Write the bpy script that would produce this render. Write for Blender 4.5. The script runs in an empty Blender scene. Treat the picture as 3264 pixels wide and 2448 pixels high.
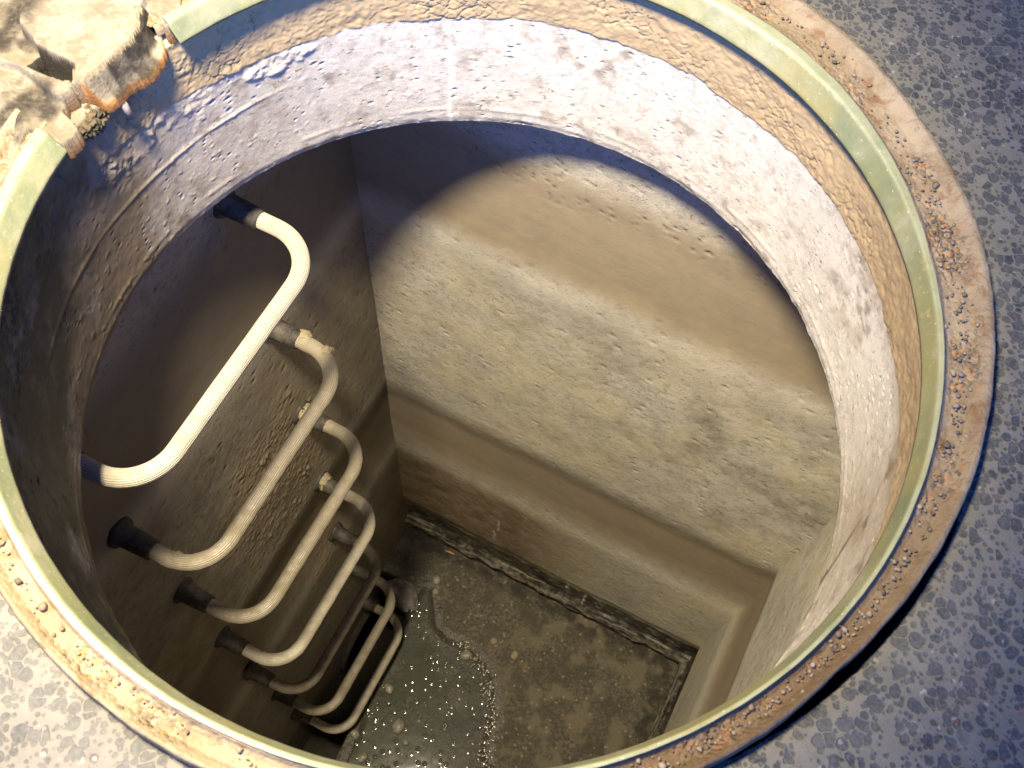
# Open manhole seen from above: asphalt, iron frame with green gasket, concrete neck, square chamber with step irons.
import bpy, math, random
import numpy as np
from mathutils import Vector
random.seed(7); rng = np.random.default_rng(7)
S = bpy.context.scene
# ------------------------------------------------------------------ camera
cam = bpy.data.cameras.new('camera'); co = bpy.data.objects.new('camera', cam); S.collection.objects.link(co)
co.location = (-0.01338, -0.36112, 0.60367); co.rotation_euler = (0.448939, -0.045673, -0.041344)
cam.sensor_width = 36; cam.lens = 36.127; cam.clip_start = 0.02; cam.clip_end = 400
cam.dof.use_dof = True; cam.dof.focus_distance = 1.25; cam.dof.aperture_fstop = 20
S.camera = co
# ------------------------------------------------------------------ sky
w = bpy.data.worlds.new('World'); S.world = w; w.use_nodes = True
nt = w.node_tree; bg = nt.nodes['Background']
sky = nt.nodes.new('ShaderNodeTexSky'); sky.sky_type = 'NISHITA'; sky.sun_disc = False
sky.sun_elevation = math.radians(22); sky.sun_rotation = math.radians(180); sky.ozone_density = 3.0
wb = nt.nodes.new('ShaderNodeMix'); wb.data_type = 'RGBA'; wb.blend_type = 'MULTIPLY'; wb.inputs[0].default_value = 1; wb.inputs[7].default_value = (.14, .43, 1.35, 1)  # the photo is balanced for the warm lamp
nt.links.new(sky.outputs[0], wb.inputs[6]); # hand-shaped sky gradient: brighter on the near side, dimmed on the far side
tc = nt.nodes.new('ShaderNodeTexCoord'); dt = nt.nodes.new('ShaderNodeVectorMath'); dt.operation = 'DOT_PRODUCT'; dt.inputs[1].default_value = (.12, .99, 0); nt.links.new(tc.outputs['Generated'], dt.inputs[0])
mr = nt.nodes.new('ShaderNodeMapRange'); mr.interpolation_type = 'SMOOTHSTEP'; nt.links.new(dt.outputs['Value'], mr.inputs[0])
for i_, v_ in enumerate((-.45, .25, 2.6, .30)): mr.inputs[i_+1].default_value = v_
sc_ = nt.nodes.new('ShaderNodeVectorMath'); sc_.operation = 'SCALE'; nt.links.new(wb.outputs[2], sc_.inputs[0]); nt.links.new(mr.outputs[0], sc_.inputs['Scale'])
nt.links.new(sc_.outputs[0], bg.inputs[0]); bg.inputs[1].default_value = 0.15
# ------------------------------------------------------------------ work lamp held above the left side of the opening
lamp = bpy.data.lights.new('work_lamp', 'SPOT'); lo = bpy.data.objects.new('work_lamp', lamp); S.collection.objects.link(lo)
LAMP = Vector((-0.248, -0.095, 0.92)); lo.location = LAMP
lo.rotation_euler = (Vector((-0.20, 0.10, -0.1)) - LAMP).to_track_quat('-Z', 'Y').to_euler()
lamp.energy = 320; lamp.color = (1.0, 0.85, 0.60); lamp.shadow_soft_size = 0.08
lamp.spot_size = math.radians(77); lamp.spot_blend = 0.85
S.view_settings.view_transform = 'Standard'; S.view_settings.look = 'None'; S.view_settings.exposure = 0; S.view_settings.gamma = 1
S.cycles.max_bounces = 5; S.cycles.sample_clamp_indirect = 4
# ------------------------------------------------------------------ noise (numpy)
_perm = rng.permutation(256); _perm = np.concatenate([_perm, _perm, _perm])
_g = rng.normal(size=(256, 3)); _g /= np.linalg.norm(_g, axis=1)[:, None]
def perlin(P):
    i = np.floor(P).astype(np.int64); f = P - i; i &= 255; s = f*f*f*(f*(f*6-15)+10); out = 0
    for dx in (0, 1):
        for dy in (0, 1):
            for dz in (0, 1):
                h = _perm[_perm[_perm[(i[:, 0]+dx) & 255]+((i[:, 1]+dy) & 255)]+((i[:, 2]+dz) & 255)]
                g = _g[h]; d = (g[:, 0]*(f[:, 0]-dx)+g[:, 1]*(f[:, 1]-dy)+g[:, 2]*(f[:, 2]-dz))
                wx = s[:, 0] if dx else 1-s[:, 0]; wy = s[:, 1] if dy else 1-s[:, 1]; wz = s[:, 2] if dz else 1-s[:, 2]
                out = out + d*wx*wy*wz
    return out*1.5
def fbm(P, f, o=4, seed=0):
    a = 1.0; t = 0; n = 0
    for k in range(o):
        t = t + a*perlin(P*f + seed*17.3 + k*5.1); n += a; a *= .5; f *= 2.03
    return t/n
_rp = rng.random((4096, 3))
def worley(P, f, seed=0):
    Q = P*f + seed*11.7; i = np.floor(Q).astype(np.int64); fr = Q-i
    F1 = np.full(len(P), 9.); F2 = np.full(len(P), 9.); ID = np.zeros(len(P))
    for dx in (-1, 0, 1):
        for dy in (-1, 0, 1):
            for dz in (-1, 0, 1):
                c = i + np.array([dx, dy, dz]); h = (c[:, 0]*73856093 ^ c[:, 1]*19349663 ^ c[:, 2]*83492791) & 4095
                d = np.linalg.norm(np.array([dx, dy, dz]) + _rp[h] - fr, axis=1)
                m = d < F1; F2 = np.where(m, F1, np.minimum(F2, d)); ID = np.where(m, h/4096., ID); F1 = np.where(m, d, F1)
    return F1, F2, ID
def ss(a, b, x): t = np.clip((x-a)/(b-a), 0, 1); return t*t*(3-2*t)
# ------------------------------------------------------------------ object helpers
def thing(name, label, cat, loc=(0, 0, 0), group=None, kind=None):
    o = bpy.data.objects.new(name, None); S.collection.objects.link(o); o.location = loc; o.empty_display_size = .05
    tag(o, label, cat, group, kind); return o
def tag(o, label=None, cat=None, group=None, kind=None):
    for k, v in (('label', label), ('category', cat), ('group', group), ('kind', kind)):
        if v: o[k] = v
    return o
def mesh(name, V, F, mat, parent=None, attrs=None, smooth=True):
    """V in world coordinates; stored relative to the thing's base."""
    V = np.asarray(V, float)
    if parent is not None: V = V - np.array(parent.location)
    me = bpy.data.meshes.new(name)
    if isinstance(F, np.ndarray):
        me.vertices.add(len(V)); me.vertices.foreach_set('co', V.ravel())
        k = F.shape[1]; me.loops.add(F.size); me.loops.foreach_set('vertex_index', F.ravel().astype(np.int32))
        me.polygons.add(len(F)); me.polygons.foreach_set('loop_start', np.arange(0, F.size, k, dtype=np.int32))
        me.update(calc_edges=True)
    else:
        me.from_pydata([tuple(v) for v in V], [], F)
    if smooth: me.polygons.foreach_set('use_smooth', np.ones(len(me.polygons), bool))
    for a, arr in (attrs or {}).items():
        at = me.attributes.new(a, 'FLOAT', 'POINT'); at.data.foreach_set('value', np.asarray(arr, np.float32))
    me.materials.append(mat); me.update()
    o = bpy.data.objects.new(name, me); S.collection.objects.link(o)
    if parent is not None: o.parent = parent
    return o
def grid_faces(nu, nv, wrap=False):
    a = np.arange(nu*nv).reshape(nu, nv)
    b = np.roll(a, -1, 0) if wrap else a[1:]
    a0 = a if wrap else a[:-1]
    return np.stack([a0[:, :-1], b[:, :-1], b[:, 1:], a0[:, 1:]], -1).reshape(-1, 4)
# ------------------------------------------------------------------ materials
def nmat(name): 
    m = bpy.data.materials.new(name); m.use_nodes = True; t = m.node_tree; b = t.nodes['Principled BSDF']; return m, t, b
class G:
    """tiny node-graph helper"""
    def __init__(s, name):
        s.m, s.t, s.b = nmat(name); s.co = s.n('ShaderNodeTexCoord').outputs['Object']
    def n(s, k, **kw):
        x = s.t.nodes.new(k)
        for a, v in kw.items(): setattr(x, a, v)
        return x
    def l(s, a, b):
        if isinstance(a, (int, float)): b.default_value = a
        elif isinstance(a, tuple): b.default_value = a if len(a) == 4 else (*a, 1)
        else: s.t.links.new(a, b)
    def noise(s, sc, det=5, rough=.6, vec=None, dist=0.):
        x = s.n('ShaderNodeTexNoise'); x.inputs['Scale'].default_value = sc; x.inputs['Detail'].default_value = det
        x.inputs['Roughness'].default_value = rough; x.inputs['Distortion'].default_value = dist; s.l(vec or s.co, x.inputs['Vector']); return x.outputs['Fac']
    def vor(s, sc, feat='F1', out='Distance', vec=None, rnd=1.):
        x = s.n('ShaderNodeTexVoronoi', feature=feat); x.inputs['Scale'].default_value = sc; x.inputs['Randomness'].default_value = rnd
        s.l(vec or s.co, x.inputs['Vector']); return x.outputs[out]
    def attr(s, a): x = s.n('ShaderNodeAttribute'); x.attribute_name = a; return x.outputs['Fac']
    def ramp(s, f, a, b, lo=0., hi=1.):
        x = s.n('ShaderNodeMapRange', interpolation_type='SMOOTHSTEP'); s.l(f, x.inputs[0])
        for i, v in enumerate((a, b, lo, hi)): x.inputs[i+1].default_value = v
        return x.outputs[0]
    def mth(s, op, a, b=0.):
        x = s.n('ShaderNodeMath', operation=op); s.l(a, x.inputs[0]); s.l(b, x.inputs[1]); return x.outputs[0]
    def mix(s, f, a, b, mode='MIX'):
        x = s.n('ShaderNodeMix', data_type='RGBA', blend_type=mode); s.l(f, x.inputs[0]); s.l(a, x.inputs[6]); s.l(b, x.inputs[7]); return x.outputs[2]
    def sc(s, v, xyz):
        x = s.n('ShaderNodeMapping'); x.inputs['Scale'].default_value = xyz; s.l(v, x.inputs[0]); return x.outputs[0]
    def sep(s, v): x = s.n('ShaderNodeSeparateXYZ'); s.l(v, x.inputs[0]); return x.outputs
    def bump(s, h, dist, st=1., prev=None):
        x = s.n('ShaderNodeBump'); x.inputs['Strength'].default_value = st; x.inputs['Distance'].default_value = dist; s.l(h, x.inputs['Height'])
        if prev is not None: s.l(prev, x.inputs['Normal'])
        return x.outputs[0]
    def done(s, col, rough=.85, nor=None, spec=.3, **kw):
        s.l(col, s.b.inputs['Base Color']); s.l(rough, s.b.inputs['Roughness']); s.b.inputs['Specular IOR Level'].default_value = spec
        if nor is not None: s.l(nor, s.b.inputs['Normal'])
        for k, v in kw.items(): s.l(v, s.b.inputs[k.replace('_', ' ')])
        return s.m

def m_asphalt():
    g = G('asphalt'); c = g.co
    wv = g.n('ShaderNodeVectorMath', operation='ADD'); nn = g.n('ShaderNodeTexNoise'); nn.inputs['Scale'].default_value = 130; g.l(c, nn.inputs['Vector'])
    sc = g.n('ShaderNodeVectorMath', operation='SCALE'); g.l(nn.outputs['Color'], sc.inputs[0]); sc.inputs['Scale'].default_value = .003
    g.l(c, wv.inputs[0]); g.l(sc.outputs[0], wv.inputs[1]); v = wv.outputs[0]
    e1 = g.vor(112, 'DISTANCE_TO_EDGE', vec=v); f1 = g.vor(112, vec=v); big_id = g.vor(112, out='Color', vec=v); id1 = g.sep(big_id); f2 = g.vor(245, vec=v); id2 = g.sep(g.vor(245, out='Color', vec=v))
    s1 = g.mth('MULTIPLY', g.mth('MINIMUM', g.ramp(e1, .02, .08), g.ramp(g.mth('SUBTRACT', g.ramp(id1[1], 0, 1, .34, .66), f1), 0, .10)), g.ramp(id1[0], .10, .15))
    s2 = g.ramp(g.mth('SUBTRACT', g.ramp(id2[1], 0, 1, .22, .58), f2), -.02, .16, 0, .85)
    stone = g.mth('MAXIMUM', s1, s2)
    dust = g.noise(5, 6, .65); dust2 = g.noise(60, 5, .7)
    matrix = g.mix(dust2, (.082, .080, .066), (.175, .168, .138))
    stc = g.mix(g.sep(big_id)[2], (.012, .017, .021), (.036, .043, .047))
    stc = g.mix(g.ramp(g.noise(420, 3), .4, .7), stc, (.07, .072, .075))
    worn = g.mth('MULTIPLY', stone, g.ramp(g.noise(30, 5, .7), .3, .65, 1., .65))
    col = g.mix(worn, matrix, stc)
    col = g.mix(g.ramp(dust, .55, .75, 0, .35), col, (.19, .178, .15))
    pale = g.mth('MULTIPLY', g.ramp(g.sep(g.co)[0], .02, -.20), g.ramp(g.noise(11, 6, .7), .3, .6, 0.1, .75)); col = g.mix(g.mth('MULTIPLY', pale, g.ramp(stone, 0, 1, 1, .35)), col, g.mix(dust2, (.095, .088, .08), (.175, .162, .15)))
    sp = g.sep(g.vor(420, out='Color')); col = g.mix(g.ramp(sp[0], .993, .996, 0, .35), col, (.40, .38, .34)); col = g.mix(g.ramp(sp[1], .9985, .9995, 0, .7), col, (.2, .07, .04))
    h = g.mth('ADD', g.mth('MULTIPLY', stone, -.45), g.mth('MULTIPLY', g.noise(500, 4), .5))
    return g.done(col, g.mix(stone, (.9,)*3, (.85,)*3), g.bump(h, .0016, .9), .35)

def m_concrete(name, light, dark, mortar, pit=.5, warm=.6, fine=1.):
    """masks: m_mortar = smooth mortar smear, m_stain = rust brown, m_dark = black grime, m_clod = crumbly dirt"""
    g = G(name)
    mo, stn, dk, cl = (g.attr(a) for a in ('m_mortar', 'm_stain', 'm_dark', 'm_clod'))
    n1 = g.noise(14, 6, .68); n2 = g.noise(90, 5, .75); n3 = g.noise(620, 3, .65); n0 = g.noise(4, 3, .6)
    base = g.mix(g.ramp(n1, .30, .70), g.mix(.35, dark, light), light)
    base = g.mix(g.ramp(n2, .48, .62, 0, .5), base, tuple(x*.7 for x in dark))
    base = g.mix(g.ramp(n0, .42, .65, 0, warm), base, tuple(a*b for a, b in zip(light, (1.04, .97, .76))))
    base = g.mix(g.ramp(n3, .50, .66, 0, .45), base, tuple(min(1, x*1.35) for x in light))
    # bug holes: elongated flat pits
    pits = g.mth('MULTIPLY', g.ramp(g.noise(120, 2, .5, vec=g.sc(g.co, (1, 1, 1.7))), .70-.06*pit, .74-.06*pit), g.ramp(g.mth('MAXIMUM', mo, cl), .2, .8, 1, 0))
    base = g.mix(g.mth('MULTIPLY', pits, .55), base, tuple(x*.35 for x in dark))
    mcol = g.mix(g.noise(30, 6, .6), tuple(x*.82 for x in mortar), tuple(x*1.15 for x in mortar))
    col = g.mix(mo, base, mcol)
    ccol = g.mix(g.noise(110, 6, .7), (.245, .18, .10), (.38, .30, .185))
    col = g.mix(cl, col, ccol)
    col = g.mix(g.mth('MULTIPLY', stn, g.ramp(g.noise(22, 5, .7), .25, .7, .6, 1)), col, (.17, .115, .055))
    col = g.mix(g.mth('MULTIPLY', dk, g.ramp(g.noise(45, 6, .7), .25, .55, .6, 1)), col, (.022, .021, .016))
    col = g.mix(g.attr('m_lime'), col, (.62, .60, .52))
    bh = g.mth('ADD', g.mth('MULTIPLY', g.noise(330, 5, .78), .9), g.mth('MULTIPLY', pits, -1.3))
    nb = g.bump(g.mth('MULTIPLY', bh, g.ramp(mo, 0, 1, 1, .35)), .0011*fine, .8)
    
    return g.done(col, g.ramp(dk, 0, 1, .88, .6), nb, .3)

def m_rim():
    g = G('rusty_cast_iron'); gr = g.attr('m_grit'); ed = g.attr('m_edge')
    n1 = g.noise(26, 7, .7); n2 = g.noise(150, 5, .7); vid = g.sep(g.vor(330, out='Color'))
    base = g.mix(g.ramp(n1, .35, .65), (.19, .145, .085), (.275, .225, .15))
    base = g.mix(g.ramp(g.noise(38, 6, .7, dist=.6), .52, .66, 0, .8), base, (.15, .075, .03))
    base = g.mix(g.ramp(n2, .55, .7, 0, .6), base, (.10, .075, .05))
    grit = g.mix(vid[0], (.08, .058, .036), (.27, .215, .15)); grit = g.mix(g.ramp(vid[1], .85, .9), grit, (.33, .15, .05))
    base = g.mix(g.attr('m_brown'), base, g.mix(g.noise(200, 4), (.06, .04, .022), (.16, .10, .05)))
    col = g.mix(g.mth('MULTIPLY', gr, .8), base, grit); col = g.mix(g.mth('MULTIPLY', g.attr('m_brown'), .55), col, (.10, .065, .035))
    col = g.mix(g.mth('MULTIPLY', ed, g.ramp(g.noise(60, 5), .35, .6, .2, .9)), col, (.045, .035, .026))
    h = g.mth('ADD', g.mth('MULTIPLY', g.mth('SUBTRACT', 1., g.vor(330)), g.mth('ADD', gr, .15)), g.noise(260, 5, .7))
    return g.done(col, .75, g.bump(h, .002, .9), .35)
def m_gasket():
    g = G('pale_green_gasket'); n = g.noise(28, 6, .65); n2 = g.noise(9, 4)
    n4 = g.noise(16, 5, .65); col = g.mix(g.ramp(n4, .35, .65), (.11, .13, .07), (.19, .19, .115)); col = g.mix(g.ramp(n2, .46, .62, 0, .8), col, (.18, .165, .07)); col = g.mix(g.ramp(g.noise(33, 6, .7), .55, .7, 0, .6), col, (.23, .225, .16))
    col = g.mix(g.ramp(g.noise(75, 6, .75, dist=1.), .58, .72, 0, .6), col, (.36, .25, .10))
    col = g.mix(g.mth('MULTIPLY', g.attr('m_top'), g.ramp(g.noise(50, 5), .3, .6, .3, .9)), col, (.215, .23, .145))
    col = g.mix(g.ramp(g.vor(210), .05, .12, .7, 0), col, (.5, .5, .42))
    return g.done(col, .42, g.bump(g.noise(220, 5), .0006, .6), .5)
def m_rung(name, dirt):
    g = G(name); n = g.noise(45, 7, .72); n2 = g.noise(230, 5, .7)
    col = g.mix(n2, (.34, .315, .245), (.47, .44, .36)) if dirt < .5 else g.mix(n2, (.13, .11, .09), (.22, .19, .15)) if dirt > 1 else g.mix(n2, (.19, .17, .13), (.31, .285, .225))  # above the dirt range the colours darken to paint shade onto a rung
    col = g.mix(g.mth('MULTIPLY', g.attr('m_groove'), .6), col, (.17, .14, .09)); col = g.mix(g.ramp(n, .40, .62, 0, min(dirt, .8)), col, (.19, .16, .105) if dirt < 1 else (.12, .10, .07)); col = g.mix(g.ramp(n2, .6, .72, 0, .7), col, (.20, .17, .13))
    return g.done(col, g.ramp(n, .4, .6, .32, .75), g.bump(g.mth('ADD', n2, n), .0007, .7), .5)
def m_simple(name, a, b, s=80, rough=.8, bd=.0015, spec=.3):
    g = G(name); return g.done(g.mix(g.ramp(g.noise(s, 6, .7), .3, .7), a, b), rough, g.bump(g.noise(s*3, 5, .7), bd, .9), spec)
def m_floor():
    g = G('muddy_floor'); pa, wt, dk = g.attr('m_mortar'), g.attr('m_wet'), g.attr('m_dark')
    n1 = g.noise(20, 8, .72); n2 = g.noise(120, 6, .75); vid = g.sep(g.vor(190, out='Color'))
    col = g.mix(g.ramp(n1, .35, .65), (.06, .053, .037), (.125, .11, .078)); col = g.mix(g.ramp(n2, .40, .58), (.05, .044, .03), col)
    col = g.mix(pa, col, g.mix(n2, (.115, .098, .066), (.15, .13, .09)))
    col = g.mix(g.ramp(vid[0], .975, .985, 0, .6), col, (.24, .22, .17))
    col = g.mix(g.mth('MULTIPLY', wt, .72), col, (.05, .047, .036)); col = g.mix(dk, col, (.018, .016, .012))
    h = g.mth('ADD', g.noise(380, 5, .75), g.mth('MULTIPLY', g.mth('SUBTRACT', 1., g.vor(210)), .5)); hw = g.noise(210, 3, .6)
    return g.done(col, g.ramp(wt, .1, .7, .85, .32), g.bump(hw, .0026, .9, g.bump(h, .0010, .7)), .5)
def m_water():
    g = G('murky_water'); n = g.noise(9, 6, .65)
    col = g.mix(n, (.04, .048, .033), (.10, .108, .08))
    g.l(g.ramp(g.noise(16, 5, .6), .35, .65, 0.12, .62), g.b.inputs['Alpha'])
    dome = g.mth('MULTIPLY', g.ramp(g.vor(58), .0, .45, 1., 0.), g.ramp(g.sep(g.vor(58, out='Color'))[0], .5, .55)); h = g.mth('ADD', g.mth('MULTIPLY', g.noise(30, 1), .12), g.mth('MULTIPLY', dome, .75))
    return g.done(col, .10, g.bump(h, .0024, .9), .8)
M = dict(asphalt=m_asphalt(), neck=m_concrete('neck_concrete', (.49, .472, .438), (.37, .345, .31), (.145, .102, .052), pit=.45, warm=.12, fine=.5),
    wall=m_concrete('chamber_concrete', (.56, .535, .465), (.38, .355, .30), (.33, .27, .185), pit=.45, fine=1.3),
    wall_shaded=m_concrete('shaded_ladder_wall_concrete', (.25, .228, .19), (.16, .142, .115), (.18, .152, .11), pit=.45, fine=1.0),  # ladder wall's dimness under grazing lamp light put into a darker concrete colour
    rim=m_rim(), gasket=m_gasket(), rung=m_rung('coated_rung', .35), rung_dirty=m_rung('muddy_rung', .8), rung_dark=m_rung('shade_toned_rung', 1.5), floor=m_floor(), water=m_water(),  # rung_dark carries the shade on the fifth step iron in its colour
    black=m_simple('black_plastic', (.018, .017, .016), (.085, .075, .06), 60, .6), mud=m_simple('dried_mud', (.20, .165, .105), (.33, .28, .19), 160, .9, .002),
    iron=m_simple('hinge_iron', (.40, .36, .29), (.62, .58, .50), 55, .75, .0015), dirt=m_simple('packed_dark_dirt', (.025, .02, .013), (.15, .12, .07), 220, .95, .003), rod=m_simple('pin_steel', (.16, .12, .09), (.30, .27, .25), 90, .5),
    stone=m_simple('wet_stone', (.12, .11, .085), (.27, .25, .20), 90, .3, .001, .5), pale=m_simple('pale_stone', (.42, .36, .26), (.66, .60, .5), 120, .8),
    slate=m_simple('slab_concrete', (.13, .115, .11), (.24, .21, .2), 60, .6), wood=m_simple('twig_bark', (.45, .20, .05), (.62, .32, .1), 120, .8),
    soil=m_simple('trench_soil', (.03, .03, .033), (.09, .085, .085), 120, .95))
# ------------------------------------------------------------------ plan of the chamber (square, turned against the camera)
AB = np.array([-0.1347, 0.4883, 0.]); U = np.array([-0.48940, -0.87207, 0.]); N = np.array([0.87207, -0.48940, 0.]); Z = np.array([0, 0, 1.])
LEN, WID, ZT, ZF, RN = 0.80, 0.789, -0.2122, -2.03, 0.322
def L(t, n, z): return AB + U*t + N*n + Z*z
def La(t, n, z): return AB + np.outer(t, U) + np.outer(n, N) + np.outer(z, Z)
def tab(T):
    a = np.radians([x for x, _ in T]); r = np.array([y for _, y in T])
    return lambda ph: np.interp(ph, a, r, period=2*np.pi)
r_out = tab([(-142.8, .3400), (-126, .3388), (-90, .3366), (-66, .3350), (-52, .3338), (-44, .3368), (-33.7, .3415), (-25, .3465), (-13, .3525), (-1, .3605), (7, .3655), (22, .3690), (37, .3745), (60, .373), (90, .366), (120, .362), (150, .356), (180, .347)])
r_gap0 = tab([(-142.8, .3420), (-126, .3406), (-90, .3385), (-67, .3366), (-52, .3471), (-43, .3502), (-30, .3534), (-23, .351), (-18.5, .3535), (-11, .3655), (0, .368), (14, .3720), (30, .3722), (45, .376), (60, .376), (90, .370), (120, .366), (150, .360), (180, .350)])
r_gap = lambda ph: r_out(ph)+(r_gap0(ph)-r_out(ph))*.62
r_go = tab([(-148, .3205), (-134, .3195), (-118, .3175), (-90, .316), (-65, .3155), (-49, .3155), (-37, .3162), (-25, .3170), (-14, .3180), (3, .3205), (16, .3250), (30, .3300), (42, .3305), (51, .3290), (90, .325), (135, .325), (158, .329), (180, .325)])
# ------------------------------------------------------------------ asphalt (one sheet to the horizon, with the hole of the frame)
def asphalt():
    nphi = 1400; ph = np.linspace(-np.pi, np.pi, nphi, endpoint=False)
    edge = r_gap(ph)
    hinge = ss(math.radians(126), math.radians(131), ph)*ss(math.radians(167), math.radians(160), ph)
    edge = edge*(1-hinge) + .475*hinge
    P0 = np.stack([np.cos(ph), np.sin(ph), ph*0], 1)
    edge = edge + .0016*fbm(P0, 9, 4) + .0007*fbm(P0, 60, 2)
    k = np.concatenate([np.linspace(0, .25, 70), np.geomspace(.26, 220, 60)])
    R = edge[:, None] + k[None, :]
    X = R*np.cos(ph)[:, None]; Y = R*np.sin(ph)[:, None]
    V = np.stack([X.ravel(), Y.ravel(), 0*X.ravel()], 1)
    near = ss(.5, .2, np.tile(k, nphi))
    V[:, 2] = -.004 + (.0016*fbm(V, 14, 3) + .0006*fbm(V, 120, 2, 3))*near - .003*np.exp(-np.tile(k, nphi)/.004)
    o = mesh('road', V, grid_faces(nphi, len(k), True), M['asphalt']); tag(o, kind='structure')
    # side of the cut, down into the trench beside the frame
    d = np.array([0, -.012, -.03, -.06]); rr = edge[:, None]+np.array([0, .0, .001, .001])[None, :] - .0002
    rr[:, 3] -= .006
    V = np.stack([(rr*np.cos(ph)[:, None]).ravel(), (rr*np.sin(ph)[:, None]).ravel(), np.tile(d-.0075, nphi)], 1)
    o = mesh('ground_under_road', V, grid_faces(nphi, 4, True), M['soil']); tag(o, kind='structure')
asphalt()
# ------------------------------------------------------------------ iron frame
frame = thing('manhole_frame', 'round rusty iron manhole frame with pale green gasket set in the asphalt', 'manhole frame', (0, 0, 0))
H0, H1 = math.radians(134.0), math.radians(157.0)      # the hinge interrupts gasket and rim here
def rim():
    nphi = 1800; ph = np.linspace(H1-.03, H0+.03+2*np.pi, nphi); nr = 46; s = np.linspace(0, 1, nr)
    go = r_go(ph)-.001; ro = r_out(ph)
    prof_z = np.interp(s, [0, .06, .16, .3, .62, .74, .86, .96, 1], [.010, .0115, .0075, .0062, .0068, .0105, .0135, .0125, .009])
    W_ = (ro-go)[:, None]; R = go[:, None] + W_*s[None, :]; PH = np.tile(ph[:, None], (1, nr))
    P = np.stack([R*np.cos(PH), R*np.sin(PH), 0*R], -1).reshape(-1, 3)
    F1, F2, ID = worley(P, 240, 2); F1b, F2b, IDb = worley(P, 110, 5)
    inside = np.tile(ss(.05, .3, s)*ss(.9, .62, s), nphi)
    dens = ss(-.15, .25, fbm(P, 18, 3, 4)); clods = inside*dens
    wob = .0012*fbm(P, 30, 4, 1)+.0007*fbm(P, 140, 4, 9)
    z = np.tile(prof_z, nphi) + wob + clods*(.0020*ss(.6, .1, F1)*(ID > .25) + .0026*ss(.5, .1, F1b)*(IDb > .80) + .0010*fbm(P, 200, 3, 6))
    V = P + np.outer(z, Z); rad = P/np.linalg.norm(P, axis=1)[:, None]
    V += rad*(np.tile(ss(.9, 1, s), nphi)*(.0012*fbm(P, 40, 3, 7)))[:, None]
    V = V.reshape(nphi, nr, 3)
    tail = V[:, -1:, :].repeat(3, 1).copy(); tail[:, 0, 2] = .002; tail[:, 1, 2] = -.02; tail[:, 2, 2] = -.06
    tail[..., :2] *= 1.0025
    head = V[:, :1, :].repeat(1, 1).copy(); head[:, 0, 2] = .001
    V = np.concatenate([head, V, tail], 1); n2 = nr+4
    grit = np.concatenate([np.zeros((nphi, 1)), clods.reshape(nphi, nr), np.zeros((nphi, 3))], 1)
    ed = np.concatenate([np.zeros((nphi, 1)), np.tile(ss(.9, .99, s), (nphi, 1)), np.ones((nphi, 3))], 1)
    mesh('rim', V.reshape(-1, 3), grid_faces(nphi, n2), M['rim'], frame, dict(m_grit=grit.ravel(), m_edge=ed.ravel(), m_brown=np.repeat(np.exp(-((np.degrees(ph)-292)/32)**2)*ss(-.9, -.2, fbm(V[:, 20], 20, 3, 4)), n2)*1.0))
rim()
def gasket():
    nphi = 1500; ph = np.linspace(H1, H0+2*np.pi, nphi); go = r_go(ph)
    nr = 24; s = np.linspace(0, 1, nr)
    rr = np.interp(s, [0, .05, .45, .5, .6, .95, 1], [0, 0, .42, .50, .62, 1, 1]); zz = np.interp(s, [0, .05, .45, .5, .6, .95, 1], [-.0035, -.001, .0105, .0128, .0142, .0150, .006])
    R = .3098 + (go-.3098)[:, None]*rr[None, :]; P = np.stack([R*np.cos(ph)[:, None], R*np.sin(ph)[:, None], np.tile(zz, (nphi, 1))], -1).reshape(-1, 3)
    P[:, 2] += .0006*fbm(P, 40, 3, 2); P *= (1+.0012*fbm(P, 60, 3, 5))[:, None]*np.array([[1, 1, 0]]) + np.array([[0, 0, 1]])
    # close the underside and both cut ends
    F = grid_faces(nphi, nr); a = np.arange(nphi*nr).reshape(nphi, nr)
    under = np.stack([a[:-1, -1], a[1:, -1], a[1:, 0], a[:-1, 0]], -1)
    allF = [tuple(f) for f in np.concatenate([F, under]).tolist()] + [tuple(a[0].tolist()), tuple(a[-1].tolist()[::-1])]
    mesh('gasket', P, allF, M['gasket'], frame, dict(m_top=np.tile(ss(.48, .6, s), nphi)))
gasket()
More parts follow.
